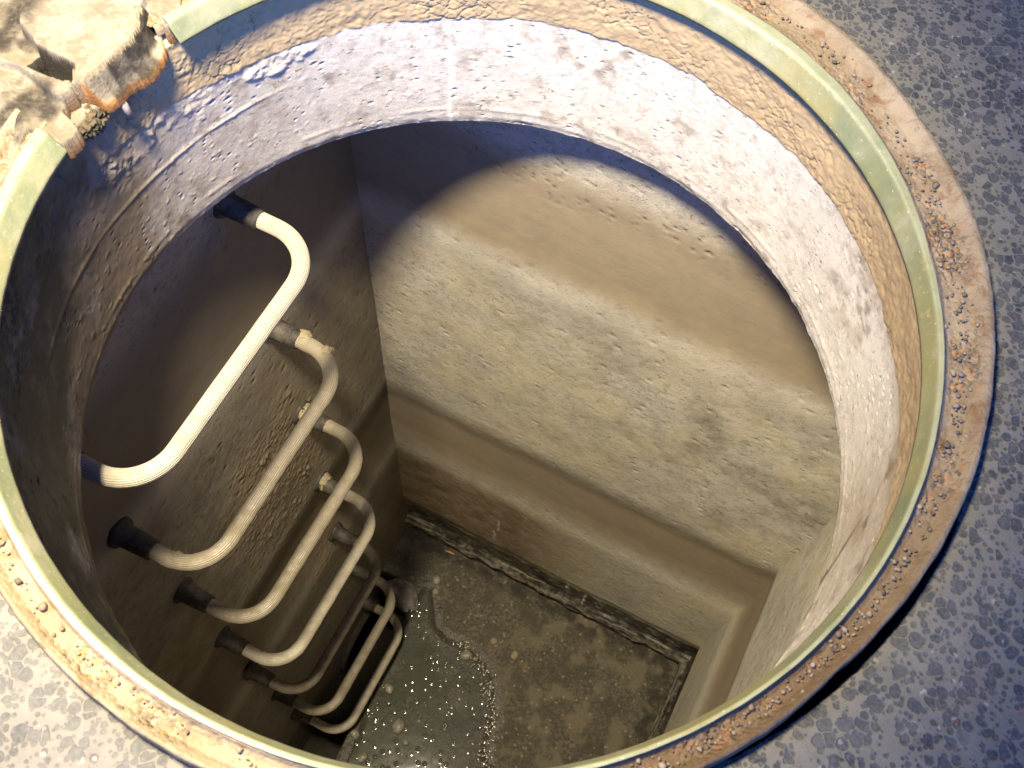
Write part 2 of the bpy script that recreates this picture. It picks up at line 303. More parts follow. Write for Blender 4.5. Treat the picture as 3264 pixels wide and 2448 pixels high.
# ---- hinge casting at the back left: a worn casting with a slot, next to the cut gasket ends
def inpoly(X, Y, poly):
    c = np.zeros(X.shape, bool); n = len(poly); j = n-1
    for i in range(n):
        xi, yi = poly[i]; xj, yj = poly[j]
        with np.errstate(divide='ignore', invalid='ignore'):
            c ^= ((yi > Y) != (yj > Y)) & (X < (xj-xi)*(Y-yi)/(yj-yi)+xi)
        j = i
    return c
def blur(A, k):
    for _ in range(k):
        A = (A + np.roll(A, 1, 0)+np.roll(A, -1, 0)+np.roll(A, 1, 1)+np.roll(A, -1, 1))/5
    return A
def hinge():
    d = .0009; xs = np.arange(-.46, -.215, d); ys = np.arange(.06, .40, d); X, Y = np.meshgrid(xs, ys, indexing='ij')
    PP = np.stack([X.ravel(), Y.ravel(), 0*X.ravel()], 1)
    wx = (.0012*fbm(PP, 70, 3, 1)).reshape(X.shape); wy = (.0012*fbm(PP, 70, 3, 2)).reshape(X.shape); Xw, Yw = X+wx, Y+wy
    P1 = [(-.40, .2697), (-.2384, .2697), (-.2427, .2346), (-.2412, .2217), (-.245, .2109), (-.2742, .1702), (-.2832, .167), (-.2827, .182), (-.3105, .1991), (-.3166, .2082), (-.335, .235), (-.37, .26), (-.40, .34), (-.25, .42), (-.2384, .2697)]
    P1 = [(-.2384, .40), (-.2384, .2697), (-.2427, .2346), (-.2412, .2217), (-.245, .2109), (-.2742, .1702), (-.2832, .167), (-.2827, .182), (-.3105, .1991), (-.3166, .2082), (-.3297, .2263), (-.3397, .30), (-.3397, .40)]
    P1b = [(-.2316, .2397), (-.2277, .22), (-.2289, .2132), (-.2347, .1983), (-.2503, .1864), (-.2553, .1768), (-.2632, .1679), (-.2775, .1688), (-.2867, .1736), (-.275, .21), (-.24, .245)]
    PS = [(-.3213, .1922), (-.3131, .2019), (-.284, .1845), (-.2874, .1785), (-.2921, .1753), (-.3115, .1842)]
    PR = [(-.42, .244), (-.3485, .2029), (-.3366, .1957), (-.31, .1814), (-.2907, .1726), (-.284, .1726), (-.2817, .1638), (-.2893, .1583), (-.2965, .1597), (-.3051, .1685), (-.3178, .1805), (-.3279, .1876), (-.3467, .1924), (-.42, .23)]
    P2 = [(-.47, .24), (-.3543, .1986), (-.3306, .1923), (-.3204, .1851), (-.3076, .173), (-.2989, .1642), (-.2916, .1627), (-.2872, .1612), (-.2899, .1508), (-.277, .1354), (-.2778, .1292), (-.2838, .1203), (-.2956, .1013), (-.3056, .058), (-.47, .03)]
    h = np.full(X.shape, -.05)
    ang = np.degrees(np.arctan2(Y, X)); r = np.hypot(X, Y)
    h[r > .345] = .004                                  # low dirty shelf behind the lug
    h[(ang < 134.6) & (r > .3200)] = .0095
    m2 = inpoly(Xw, Yw, P2); h[m2] = .006
    ridge2 = np.abs((X+.30)*.62 + (Y-.135)*(-.78)); h[m2] += .006*np.exp(-((X[m2]+.312)*.8+(Y[m2]-.135)*.6)**2/.0001)
    h[inpoly(Xw, Yw, P1b)] = -.004
    h[inpoly(Xw, Yw, P1)] = .017
    h[inpoly(Xw, Yw, PR)] = .0145
    h[inpoly(Xw, Yw, PS)] = -.024
    h[(ang > 157.2) & (r < .336)] = -.05
    outside = (h < -.04)
    # bevel of the lug slopes down to its rusty lower edge
    hb = blur(np.where(outside, .0, h), 1); k = inpoly(Xw, Yw, P1b) & ~inpoly(Xw, Yw, P1); P1m = blur(inpoly(Xw, Yw, P1).astype(float), 40); hb = np.where(k, np.clip(-.007+.050*P1m, -.007, .0165), hb)
    sl = inpoly(X, Y, PS); hb = np.where(sl, np.minimum(hb, h), hb)
    nz = (.0008*fbm(PP, 45, 5, 3)+.0014*np.abs(fbm(PP, 130, 4, 4))).reshape(X.shape)
    dirt = ss(.02, .3, fbm(PP, 22, 4, 9)).reshape(X.shape); F1, F2, ID = worley(PP, 260, 3)
    crumb = (ss(.6, .1, F1)*(ID > .3)).reshape(X.shape)
    shelf = ~(inpoly(X, Y, P1) | inpoly(X, Y, PR) | inpoly(X, Y, P1b))
    hb = hb + nz + crumb*dirt*np.where(shelf, .0026, .0006)
    keep = ~outside
    V = np.stack([X.ravel(), Y.ravel(), hb.ravel()], 1)
    dark = np.where(shelf, dirt*.9, .0); dark[k] = .95*ss(-.1, .1, fbm(PP, 30, 3, 6).reshape(X.shape)[k]); dd = (X*.5+Y*.866); dark[sl] = 2.2; dark[(blur(sl.astype(float), 8) > .04) & (hb < .012)] = 2.0  # slot and its margin painted near-black to stand for the slot's shadow
    e_far = blur(sl.astype(float), 6); side = (e_far > .05) & ~sl & (Y > -.55*X+.018); dark[side] = np.maximum(dark[side], .6)  # far side of the slot darkened as part of that painted shadow
    for cx_, cy_, rr_ in ((-.334, .247, .022), (-.345, .222, .014), (-.308, .158, .016), (-.322, .142, .014), (-.300, .150, .010)):
        dark = np.maximum(dark, ss(1.3, .5, np.hypot(X-cx_, Y-cy_)/rr_ + .5*fbm(PP, 60, 4, 19).reshape(X.shape))*.95)
    rust = np.zeros(X.shape); kk = blur(outside.astype(float), 5); rust = np.where(k, ss(.02, .35, kk), rust); 
    nx, ny = X.shape; a = np.arange(nx*ny).reshape(nx, ny); K = keep[:-1, :-1] & keep[1:, :-1] & keep[1:, 1:] & keep[:-1, 1:]
    F = np.stack([a[:-1, :-1][K], a[1:, :-1][K], a[1:, 1:][K], a[:-1, 1:][K]], -1)
    # skirt round the casting so that it has thickness
    e = {}
    for f in F.tolist():
        for i in range(4):
            p, q = f[i], f[(i+1) % 4]
            if (q, p) in e: del e[(q, p)]
            else: e[(p, q)] = 1
    bv = sorted({p for pq in e for p in pq}); mp = {p: len(V)+i for i, p in enumerate(bv)}
    low = V[bv].copy(); low[:, 2] = np.where(low[:, 2] > .002, -.006, -.012)-.004 + .002*fbm(low, 150, 2); 
    V2 = np.concatenate([V, low]); 
    F2_ = np.array([(q, p, mp[p], mp[q]) for p, q in e], dtype=F.dtype); FF = np.concatenate([F, F2_])
    D = np.concatenate([dark.ravel(), np.full(len(bv), .35)]); Rr = np.concatenate([rust.ravel(), np.full(len(bv), 1.)])
    used = np.unique(FF); inv = np.zeros(len(V2), int); inv[used] = np.arange(len(used))
    g = G('hinge_casting'); base = g.mix(g.ramp(g.noise(40, 6, .7), .35, .65), (.13, .108, .075), (.22, .195, .15))
    base = g.mix(g.ramp(g.noise(90, 6, .75), .56, .68, 0, .8), base, (.13, .09, .05))
    base = g.mix(g.attr('m_rust'), base, g.mix(g.noise(150, 5), (.10, .04, .012), (.30, .14, .035)))
    base = g.mix(g.mth('MINIMUM', 1., g.mth('MULTIPLY', g.attr('m_dark'), g.ramp(g.noise(120, 5), .3, .6, .6, 1))), base, (.014, .011, .008))
    mat = g.done(base, .8, g.bump(g.noise(350, 5, .7), .0018, .9), .35)
    mesh('hinge', V2[used], inv[FF], mat, frame, dict(m_dark=D[used], m_rust=Rr[used]))
hinge()
# bottom plate of the slot, lump of packed dirt under the hinge, steel pin
def blob(name, c, r, mat, parent=None, seed=0, amp=.35, fr=2.2, sub=4, fl=1., rot=0.):
    import bmesh
    b = bmesh.new(); bmesh.ops.create_icosphere(b, subdivisions=sub, radius=1); V = np.array([v.co[:] for v in b.verts]); F = [[v.index for v in f.verts] for f in b.faces]; b.free()
    k = 1+amp*fbm(V, fr, 3, seed)+amp*.25*fbm(V, fr*4, 2, seed+1); V = V*k[:, None]*np.array(r); ca, sa = math.cos(rot), math.sin(rot)
    V = V @ np.array([[ca, sa, 0], [-sa, ca, 0], [0, 0, 1]])
    return mesh(name, V+np.array(c), F, mat, parent)
blob('packed_dirt', (-.285, .168, -.018), (.016, .021, .011), M['dirt'], frame, 3, .45, 4.5, 5)
def tube(path, r, seg=20, flute=0, famp=0., rough=0., seed=0, caps=True):
    path = np.asarray(path, float); n = len(path); T = np.gradient(path, axis=0); T /= np.linalg.norm(T, axis=1)[:, None]
    up = np.array([0, 0, 1.]) if abs(T[0] @ Z) < .9 else np.array([1., 0, 0]); V = []; r = np.broadcast_to(np.asarray(r, float), (n,))
    A = np.cross(T, up); A /= np.linalg.norm(A, axis=1)[:, None]; B = np.cross(T, A)
    th = np.linspace(0, 2*np.pi, seg, endpoint=False); rad = 1+famp*np.abs(np.sin(th*flute/2)) if flute else 1+0*th
    V = path[:, None, :] + (r[:, None, None]*rad[None, :, None])*(A[:, None, :]*np.cos(th)[None, :, None]+B[:, None, :]*np.sin(th)[None, :, None])
    V = V.reshape(-1, 3)
    if rough:
        c = np.repeat(path, seg, 0); dvec = V-c; V = c+dvec*(1+rough*fbm(V, 70, 4, seed))[:, None]
    a = np.arange(n*seg).reshape(n, seg); F = np.stack([a[:-1], a[1:], np.roll(a[1:], -1, 1), np.roll(a[:-1], -1, 1)], -1).reshape(-1, 4)
    F = [tuple(f) for f in F.tolist()]
    if caps: F += [tuple(a[0].tolist()), tuple(a[-1].tolist()[::-1])]
    return V, F
V, F = tube([(-.2600, .1825, -.012), (-.2588, .1800, -.016), (-.2575, .1787, -.02), (-.2555, .1770, -.032)], .0031, 16, rough=.1); mesh('pin', V, F, M['rod'], frame)
# ------------------------------------------------------------------ neck: cast concrete ring with crumbling mortar on top
def neck():
    ring = thing('neck_ring', 'pale round concrete neck ring with crumbling ochre mortar along its top', 'concrete ring', (0, 0, ZT))
    nphi = 1700; nz = 190; ph = np.linspace(-np.pi, np.pi, nphi, endpoint=False); z = np.linspace(-.004, ZT, nz)
    PH, ZZ = np.meshgrid(ph, z, indexing='ij'); P = np.stack([RN*np.cos(PH), RN*np.sin(PH), ZZ], -1).reshape(-1, 3); phf, zf = PH.ravel(), ZZ.ravel()
    dg = np.degrees(phf)
    bnd = -.072 + .010*fbm(P*np.array([1, 1, .15]), 9, 4, 1) + .004*fbm(P, 60, 3, 2) + .012*ss(120, 150, dg)
    mort = ss(-.0015, .0015, zf-bnd)
    leftness = ss(140, 165, dg)+ss(-150, -120, -np.abs(dg))*0; leftness = ss(135, 160, np.abs(dg))*1.0; leftness = np.where(dg < 0, ss(-70, -120, dg), leftness)
    F1, F2, ID = worley(P + .004*np.stack([fbm(P, 60, 2, 71), fbm(P, 60, 2, 72), fbm(P, 60, 2, 73)], 1), 95, 1); crack = ss(.07, .0, F2-F1)*ss(-.05, .2, fbm(P, 16, 3, 8)); G1, G2, GI = worley(P, 190, 3)
    clod = mort*(.0006 + .0030*fbm(P, 12, 4, 3) + .0016*fbm(P, 60, 5, 5) - .0016*crack + .0007*(1-np.abs(fbm(P, 110, 3, 92))*3))
    # crumbs stuck to the ring below the hinge
    cr = np.exp(-((dg-143)/14)**2)*ss(-.12, -.05, zf); clod += cr*ss(-.15, .15, fbm(P, 30, 3, 93))*(.0034*np.clip(.45+fbm(P, 95, 4, 94)*2.2, 0, 1)+.0016*np.clip(.4+2*fbm(P, 210, 3, 95), 0, 1))*(1-mort)
    # lump of mortar hanging over the ring
    def lump(a, zc, wa, wz, am): 
        e = ((dg-a)/wa)**2+((zf-zc)/wz)**2; return am*ss(1.2, .5, e+.35*fbm(P, 50, 3, 6))
    lum = lump(119, -.085, 6, .012, .0024)*np.clip(.6+2.2*fbm(P, 70, 4, 7), 0, 2)
    # casting seams
    zr = -.118-.0015*np.sin(dg*.1) + .003*fbm(P, 6, 2, 4); seam = np.exp(-((zf-zr)/.0022)**2)*ss(112, 132, np.abs(dg)*(dg > 0))*ss(-.7, .15, fbm(P, 22, 3, 2))*.0011
    lip = np.exp(-((zf-(ZT+.020))/.003)**2)*.0006*ss(-.2, .2, fbm(P, 12, 3, 12)); chip = ss(ZT+.010, ZT, zf)*(.0020+.0025*fbm(P, 45, 4, 13))
    vert = np.exp(-((dg-91.5)/.35)**2)*.0006*(1-mort)
    pit = worley(P*np.array([1, 1, 1.6]), 62, 9); pits = ss(.24, .12, pit[0])*(pit[2] > .90)*(1-mort)*ss(-.3, .1, fbm(P, 160, 2, 91))
    pit2 = worley(P*np.array([1, 1, 1.6]), 130, 4); pits = np.maximum(pits, .5*ss(.30, .12, pit2[0])*(pit2[2] > .80)*(1-mort)*ss(-.2, .1, fbm(P, 20, 2, 97)))
    rou = (.0007*fbm(P, 22, 3, 21)+.0003*fbm(P, 150, 4, 22)+.0004*ss(.22, .4, fbm(P, 110, 4, 23)))*(1-mort)*(1+.2*leftness)
    ins = clod + lum + seam + lip + vert + rou - .0028*pits - chip
    under = ss(-.010, -.004, zf)*.01
    R = RN + .0006 - ins + under
    V = np.stack([R*np.cos(phf), R*np.sin(phf), zf], 1)
    blot = ss(.03, .3, fbm(P, 42, 4, 31))*ss(-.35, .2, fbm(P, 9, 2, 32))*(1-mort)
    mc = np.clip(mort*ss(.9, .4, leftness*1.0+0*dg) + .5*cr*(1-mort) + .7*ss(.3, 1, lum/.003)*0, 0, 1)
    lime = np.exp(-((dg-91.5-1.2*fbm(P, 20, 2, 3))/.5)**2)*ss(-.09, -.12, zf)*.7 + ss(.0005, .002, lum)*.25
    stn = .55*np.exp(-((dg+24)/14)**2)*(1-mort) + .34*blot + .35*ss(.1, .4, fbm(P, 25, 4, 41))*leftness + .5*ss(-40, -15, dg)*ss(30, 0, dg)*ss(-.10, -.07, zf)
    drk = .5*ss(150, 185, dg % 360)*ss(262, 225, dg % 360)*ss(-.6, .1, fbm(P, 30, 4, 57)) + .62*leftness*ss(-.5, .2, fbm(P, 18, 4, 51))*ss(-.16+0*zf, -.10, zf+.05*ss(160, 200, dg % 360))+.25*leftness + .38*blot*ss(-.1, .3, fbm(P, 80, 3, 33)) + .55*pits + .6*mort*crack*ss(-.1, .2, fbm(P, 35, 3, 99))
    crk = np.exp(-((dg+29-22*(zf+.2)/.1*.4)/.5)**2)*ss(-.12, -.16, zf)*.8
    V_ = V.reshape(nphi, nz, 3)
    # underside lip runs out to the slab
    o1 = V_[:, -1:, :].copy(); o1[..., :2] *= 1.006; o1[..., 2] = ZT-.001
    o2 = V_[:, -1:, :].copy(); o2[..., :2] *= 1.24; o2[..., 2] = ZT-.001
    o3 = o2.copy(); o3[..., 2] = -.03
    V_ = np.concatenate([V_, o1, o2, o3], 1)
    ex = lambda A: np.concatenate([A.reshape(nphi, nz), np.zeros((nphi, 3))], 1).ravel()
    at = dict(m_mortar=ex(np.clip(leftness*1.0*ss(-.7, .1, fbm(P, 16, 4, 55)) + .30*ss(100, 135, dg)*ss(190, 170, dg), 0, .9)*(1-mc)), m_clod=ex(mc), m_stain=ex(np.clip(stn, 0, 1)), m_dark=ex(np.clip(drk+crk, 0, 1)), m_lime=ex(np.clip(lime, 0, 1)*(1-mort)))
    o = mesh('cast_ring', V_.reshape(-1, 3), grid_faces(nphi, nz+3, True), M['neck'], ring, at)
neck()
# ------------------------------------------------------------------ chamber
chamber = thing('concrete_chamber', 'square grey concrete chamber below the round neck with brown mortar joints', 'chamber', tuple(L(LEN/2, WID/2, ZF)))
ZB = ZF-.03
def zprof(z, hn):
    """inward offset of the wall surface at height z: two shallow mortar-smeared joints, a recess and a bead at the foot"""
    j1 = ss(-.60, -.49, z)*ss(-.27, -.40, z); j2 = ss(-1.50, -1.34, z)*ss(-1.12, -1.24, z)
    rec = ss(-1.96, -1.93, z)*ss(-1.79, -1.85, z)
    bead = np.exp(-((z+1.962+.02*hn)/.021)**2)*(1+.6*hn)
    return j1, j2, rec, bead
def wall(name, fpos, length, inward, step, z0, z1, seed, crumbs=None, drips=(), stain=None, foot=True, pipe=None):
    nh = int(length/step)+1; nv = int((z0-z1)/step)+1; h = np.linspace(-.03, length+.03, nh); z = np.linspace(z0, z1, nv); HH, ZZ = np.meshgrid(h, z, indexing='ij'); hf, zf = HH.ravel(), ZZ.ravel()
    B = fpos(hf, zf); P = B
    hn = fbm(np.stack([hf, hf*0+seed, hf*0], 1), 7, 3, seed); j1, j2, rec, bead = zprof(zf + .012*hn + .006*fbm(P, 25, 3, seed+3), hn)
    pt = worley(P*np.array([1, 1, 1.3]), 48, seed); pits = ss(.30, .12, pt[0])*(pt[2] > .80)
    topz = ss(-.42, -.36, zf)
    pt3 = worley(P*np.array([1, 1, .8]), 120, seed+2); rugged = ss(.34, .12, pt3[0])*(pt3[2] > .35)*topz*ss(-.15, .15, fbm(P, 14, 3, seed+8))
    sm = ss(.10, .90, np.clip(j1+j2, 0, 1)+.16*fbm(P, 30, 4, seed+13))
    d = -.005*j1 - .011*j2 + (.0018*fbm(P, 7, 3, seed)+.0004*fbm(P, 60, 3, seed+1))*(1-.6*sm) - .0014*pits*(1-sm)*(1-topz*.5) - .0022*rugged
    fl = ss(.12, .5, fbm(P*np.array([1, 1, 1]), 90, 3, seed+5))*(1-sm); d += -.0006*fl
    if foot: d += -.008*rec + .010*bead*(1-.0*hf)*(1+.6*fbm(P, 30, 3, seed+4)) + .004*fbm(P*np.array([.3, .3, 1]), 80, 3, seed+6)*ss(-1.83, -1.88, zf)
    clod = np.zeros(len(zf))
    if crumbs:
        for (ch, cz, wh, wz, am) in crumbs:
            e = ((hf-ch)/wh)**2+((zf-cz)/wz)**2; mk = ss(1.3, .1, e+.8*fbm(P, 20, 3, 3)); F1, F2, ID = worley(P, 170, 6); G1, G2, GI = worley(P, 90, 7)
            q = mk*(np.clip(.2+2.4*fbm(P, 150, 4, 96)*(1+fbm(P, 30, 2, 98)), 0, 1)*.0015+ss(.5, .15, G1)*(GI > .92)*.003)*am; d += q; clod = np.maximum(clod, mk*.5)
    keep = None
    V = B + np.outer(d, inward)
    st = np.zeros(len(zf)) if stain is None else stain(hf, zf, P); strk = fbm(np.stack([hf*9, zf*150, hf*0+seed], 1), 1, 3, 77) if foot else 0*zf
    foul = ss(.0, .35, fbm(P, 6, 4, seed+9))*.30*(1-sm) + .35*ss(-.1, .3, fbm(P, 26, 5, seed+15))*ss(-.55, -.68, zf)*ss(-1.22, -1.1, zf)*(1-sm) + .5*ss(.0, .35, fbm(P, 13, 5, seed+14))*ss(.25, .45, hf)*ss(-.50, -.70, zf)*ss(-1.2, -1.0, zf)*(1-sm)
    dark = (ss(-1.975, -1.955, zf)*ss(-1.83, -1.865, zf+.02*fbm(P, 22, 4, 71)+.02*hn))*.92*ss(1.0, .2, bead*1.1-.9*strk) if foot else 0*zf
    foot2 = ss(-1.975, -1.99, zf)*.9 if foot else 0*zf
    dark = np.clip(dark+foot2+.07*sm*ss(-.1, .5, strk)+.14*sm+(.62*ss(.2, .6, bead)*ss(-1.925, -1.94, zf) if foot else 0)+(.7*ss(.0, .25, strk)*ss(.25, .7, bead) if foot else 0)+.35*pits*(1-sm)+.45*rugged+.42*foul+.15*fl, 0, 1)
    lime = np.zeros(len(zf))
    for (h0, za, zb) in drips: lime = np.maximum(lime, np.exp(-((hf-h0-.006*fbm(P, 60, 2, 5))/.0022)**2)*ss(zb, zb+.02, zf)*ss(za+.01, za-.01, zf)*ss(-.25, .1, fbm(P, 140, 2, 8)))
    mort = np.clip(sm*.9 + np.exp(-((zf+.60)/.07)**2)*.28 + (ss(.3, .8, bead)*.5*ss(-.4, .2, fbm(P, 25, 4, 5)) if foot else 0), 0, 1)
    edge_l = (np.exp(-((zf+.585)/.03)**2)+np.exp(-((zf+1.46)/.03)**2)*.8+np.exp(-((zf+1.13)/.03)**2)*.6)*.22*(1-sm)
    at = dict(m_mortar=mort, m_clod=clod, m_stain=np.clip(st, 0, 1), m_dark=dark, m_lime=np.clip(lime+edge_l, 0, 1))
    F = grid_faces(nh, nv)
    if pipe is not None:
        ph_, pz, pr = pipe; c = B[F].mean(1); hh = hf[F].mean(1); zc = zf[F].mean(1); F = F[np.hypot(hh-ph_, zc-pz) > pr]
    # thickness behind the face
    a = np.arange(nh*nv).reshape(nh, nv); n0 = len(V); bk = np.array([V[a[0, 0]], V[a[-1, 0]], V[a[-1, -1]], V[a[0, -1]]]) - inward*.09
    V = np.concatenate([V, bk]); Fl = [tuple(f) for f in F.tolist()]
    Fl += [tuple(a[:, 0].tolist())+(n0+1, n0), tuple(a[::-1, -1].tolist())+(n0+3, n0+2), tuple(a[::-1, 0:1][:, 0][:0].tolist())+tuple(a[0, ::-1].tolist())+(n0, n0+3), tuple(a[-1].tolist())+(n0+2, n0+1)]
    if pipe is None: Fl.append((n0, n0+1, n0+2, n0+3))
    for k in at: at[k] = np.concatenate([at[k], np.zeros(4)])
    return mesh(name, V, Fl, M['wall_shaded' if crumbs else 'wall'], chamber, at)
def stB(h, z, P): return 1.0*ss(.62, .12, h+.06*fbm(P, 5, 2, 2))*ss(-1.40, -1.52, z)*ss(-1.93, -1.78, z) + .30*ss(.6, .2, h)*ss(-1.35, -1.5, z)
def stA(h, z, P): return .8*ss(.22, .0, h)*ss(-1.35, -1.7, z)
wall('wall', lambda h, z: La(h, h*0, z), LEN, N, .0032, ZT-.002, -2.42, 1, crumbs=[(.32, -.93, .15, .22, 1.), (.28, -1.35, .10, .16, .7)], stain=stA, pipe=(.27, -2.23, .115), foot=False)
wall('wall', lambda h, z: La(h*0, h, z), WID, U, .0028, ZT-.002, ZB, 2, drips=[(.257, -1.62, -1.70), (.249, -1.70, -1.78), (.419, -1.75, -1.84), (.450, -1.83, -1.90), (.50, -1.86, -1.95)], stain=stB)
wall('wall', lambda h, z: La(h, h*0+WID, z), LEN, -N, .004, ZT-.002, ZB, 3)
wall('wall', lambda h, z: La(h*0+LEN, h, z), WID, -U, .012, ZT-.002, -2.42, 4, foot=False)
# cover slab of the chamber, round hole under the neck
def slab():
    n = 256; ph = np.linspace(0, 2*np.pi, n, endpoint=False); inner = np.stack([np.cos(ph)*(RN+.004), np.sin(ph)*(RN+.004)], 1)
    C = np.array([L(t, q, 0)[:2] for t, q in ((-.09, -.09), (LEN+.09, -.09), (LEN+.09, WID+.09), (-.09, WID+.09))])
    outer = []
    for a in ph:
        d = np.array([math.cos(a), math.sin(a)]); best = 9
        for i in range(4):
            p, q = C[i], C[(i+1) % 4]; e = q-p; A = np.array([[d[0], -e[0]], [d[1], -e[1]]]); k = np.linalg.solve(A, p)
            if k[0] > 0 and -1e-6 <= k[1] <= 1+1e-6: best = min(best, k[0])
        outer.append(d*best)
    outer = np.array(outer); z0, z1 = ZT+.0, ZT-.0018
    V = np.concatenate([np.c_[inner, np.full(n, z1)], np.c_[outer, np.full(n, z1)], np.c_[outer, np.full(n, -.10)], np.c_[inner*1.235, np.full(n, -.10)], np.c_[inner*1.235, np.full(n, z1+.001)]])
    V = V.reshape(5, n, 3).transpose(1, 0, 2).reshape(-1, 3)
    zz = np.zeros(len(V)); mesh('cover_slab', V, grid_faces(n, 5, True), M['wall'], chamber, dict(m_mortar=zz, m_clod=zz, m_stain=zz, m_dark=zz+.3, m_lime=zz), smooth=False)
slab()
# ------------------------------------------------------------------ floor: benching with a sunken channel along the ladder wall
PUD = [(.10, .12), (.148, .118), (.243, .118), (.343, .125), (.433, .135), (.50, .15), (.60, .17), (.66, .25), (.66, .48), (.52, .48), (.436, .471), (.413, .441), (.361, .432), (.323, .425), (.275, .387), (.231, .355), (.208, .298), (.217, .231), (.196, .184), (.14, .15)]
def floor():
    st = .0022; t = np.arange(-.01, LEN+.01, st); n = np.arange(-.01, WID+.01, st); T, Q = np.meshgrid(t, n, indexing='ij'); tf, nf = T.ravel(), Q.ravel()
    P = La(tf, nf, 0*tf)
    wob = .012*fbm(P, 18, 3, 61)
    pd = inpoly(T+.010*fbm(P, 16, 3, 62).reshape(T.shape), Q+.012*fbm(P, 22, 3, 63).reshape(T.shape), PUD).astype(float); deep = blur(pd, 60).ravel()
    z = ZF + .006*fbm(P, 10, 4, 64) + .0022*fbm(P, 70, 3, 65) - .016*ss(.25, .95, deep) + .004
    F1, F2, ID = worley(P, 120, 11); G1, G2, GI = worley(P, 58, 12)
    gr = ss(-.2, .3, fbm(P, 9, 3, 66)); z += gr*.0030*ss(.55, .1, F1)*(ID > .45) + gr*.0055*ss(.42, .12, G1)*(GI > .84)
    pale = ss(-.06, .22, fbm(P, 15, 5, 67))*ss(.25, .5, nf+.3*(.2-tf)) ; z += pale*.001; z -= pale*.4*(z-(ZF+.006))
    # channel
    d1 = np.minimum(np.minimum(tf-.135, .70-tf), .122+.02*(tf-.15)-nf); rr = .05; a = np.maximum(.135+rr-tf, 0); b = np.maximum(nf-(.122-rr), 0)
    inside = np.where((a > 0) & (b > 0), rr-np.hypot(a, b), d1)+.004*fbm(P, 30, 3, 68)
    z -= .30*ss(-.002, .030, inside)
    chan = ss(-.004, .006, inside)
    wet = np.clip(ss(.001, .04, deep)+.55*ss(.06, .0, nf-.12)*0+.5*ss(.0, .3, fbm(P, 20, 4, 69))*ss(.0, .12, blur(pd, 160).ravel()), 0, 1)
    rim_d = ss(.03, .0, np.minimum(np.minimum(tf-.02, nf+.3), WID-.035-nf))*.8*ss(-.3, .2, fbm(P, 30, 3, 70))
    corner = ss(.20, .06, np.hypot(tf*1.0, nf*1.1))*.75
    V = P + np.outer(z, Z)
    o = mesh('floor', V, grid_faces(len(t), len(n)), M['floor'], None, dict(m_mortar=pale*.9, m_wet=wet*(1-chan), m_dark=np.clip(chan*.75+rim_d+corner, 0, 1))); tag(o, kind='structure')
    # water
    wz = ZF-.0015; m = (z < wz+.001) & (deep > .12); a_ = np.arange(len(tf)).reshape(T.shape); dm = blur(m.reshape(T.shape).astype(float), 3) > .05
    K = dm[:-1, :-1] & dm[1:, :-1] & dm[1:, 1:] & dm[:-1, 1:]; Fw = np.stack([a_[:-1, :-1][K], a_[1:, :-1][K], a_[1:, 1:][K], a_[:-1, 1:][K]], -1)
    used = np.unique(Fw); inv = np.zeros(len(tf), int); inv[used] = np.arange(len(used)); Vw = La(tf[used], nf[used], 0*used+wz)
    o = mesh('water', Vw, inv[Fw], M['water']); tag(o, kind='structure')
floor()
# pipe mouth in the ladder wall, down in the channel
pm = thing('drain_pipe', 'dark pipe mouth opening low in the ladder wall behind the lowest step irons', 'pipe', tuple(L(.27, 0, -2.23)))
def pipe_mesh(r, n0, n1):
    th = np.linspace(0, 2*np.pi, 64, endpoint=False); V = []
    for q, rr in ((n1, r), (n1, r+.014), (n0, r+.014)): V.append(np.array([L(.27+rr*math.cos(a), q, -2.23+rr*math.sin(a)) for a in th]))
    V.insert(0, np.array([L(.27+r*math.cos(a), n0, -2.23+r*math.sin(a)) for a in th])); V = np.stack(V, 1); return V.reshape(-1, 3), grid_faces(64, 4, True)
V, F = pipe_mesh(.10, -.25, .012); mesh('collar', V, F, M['black'], pm)
V = np.array([L(.27+.10*math.cos(a), -.24, -2.23+.10*math.sin(a)) for a in np.linspace(0, 2*np.pi, 48, endpoint=False)]); mesh('pipe_end', V, [tuple(range(48))], M['soil'], pm)
# ------------------------------------------------------------------ step irons
def rung_path(t, n, W_, z, rb=.052):
    pts = [L(t-W_/2, -.004, z)]
    c0, c1 = t-W_/2, t+W_/2
    for s in np.linspace(.02, n-rb, 6): pts.append(L(c0, s, z))
    for a in np.linspace(0, math.pi/2, 14)[1:]: pts.append(L(c0+rb-rb*math.cos(a), n-rb+rb*math.sin(a), z))
    for s in np.linspace(c0+rb, c1-rb, 26)[1:]: pts.append(L(s, n, z))
    for a in np.linspace(0, math.pi/2, 14)[1:]: pts.append(L(c1-rb+rb*math.sin(a), n-rb+rb*math.cos(a), z))
    for s in np.linspace(n-rb, .0, 7)[1:]: pts.append(L(c1, s, z))
    P = np.array(pts); d = np.concatenate([[0], np.cumsum(np.linalg.norm(np.diff(P, axis=0), axis=1))]); s = np.arange(0, d[-1], .0022)
    return np.stack([np.interp(s, d, P[:, i]) for i in range(3)], 1)
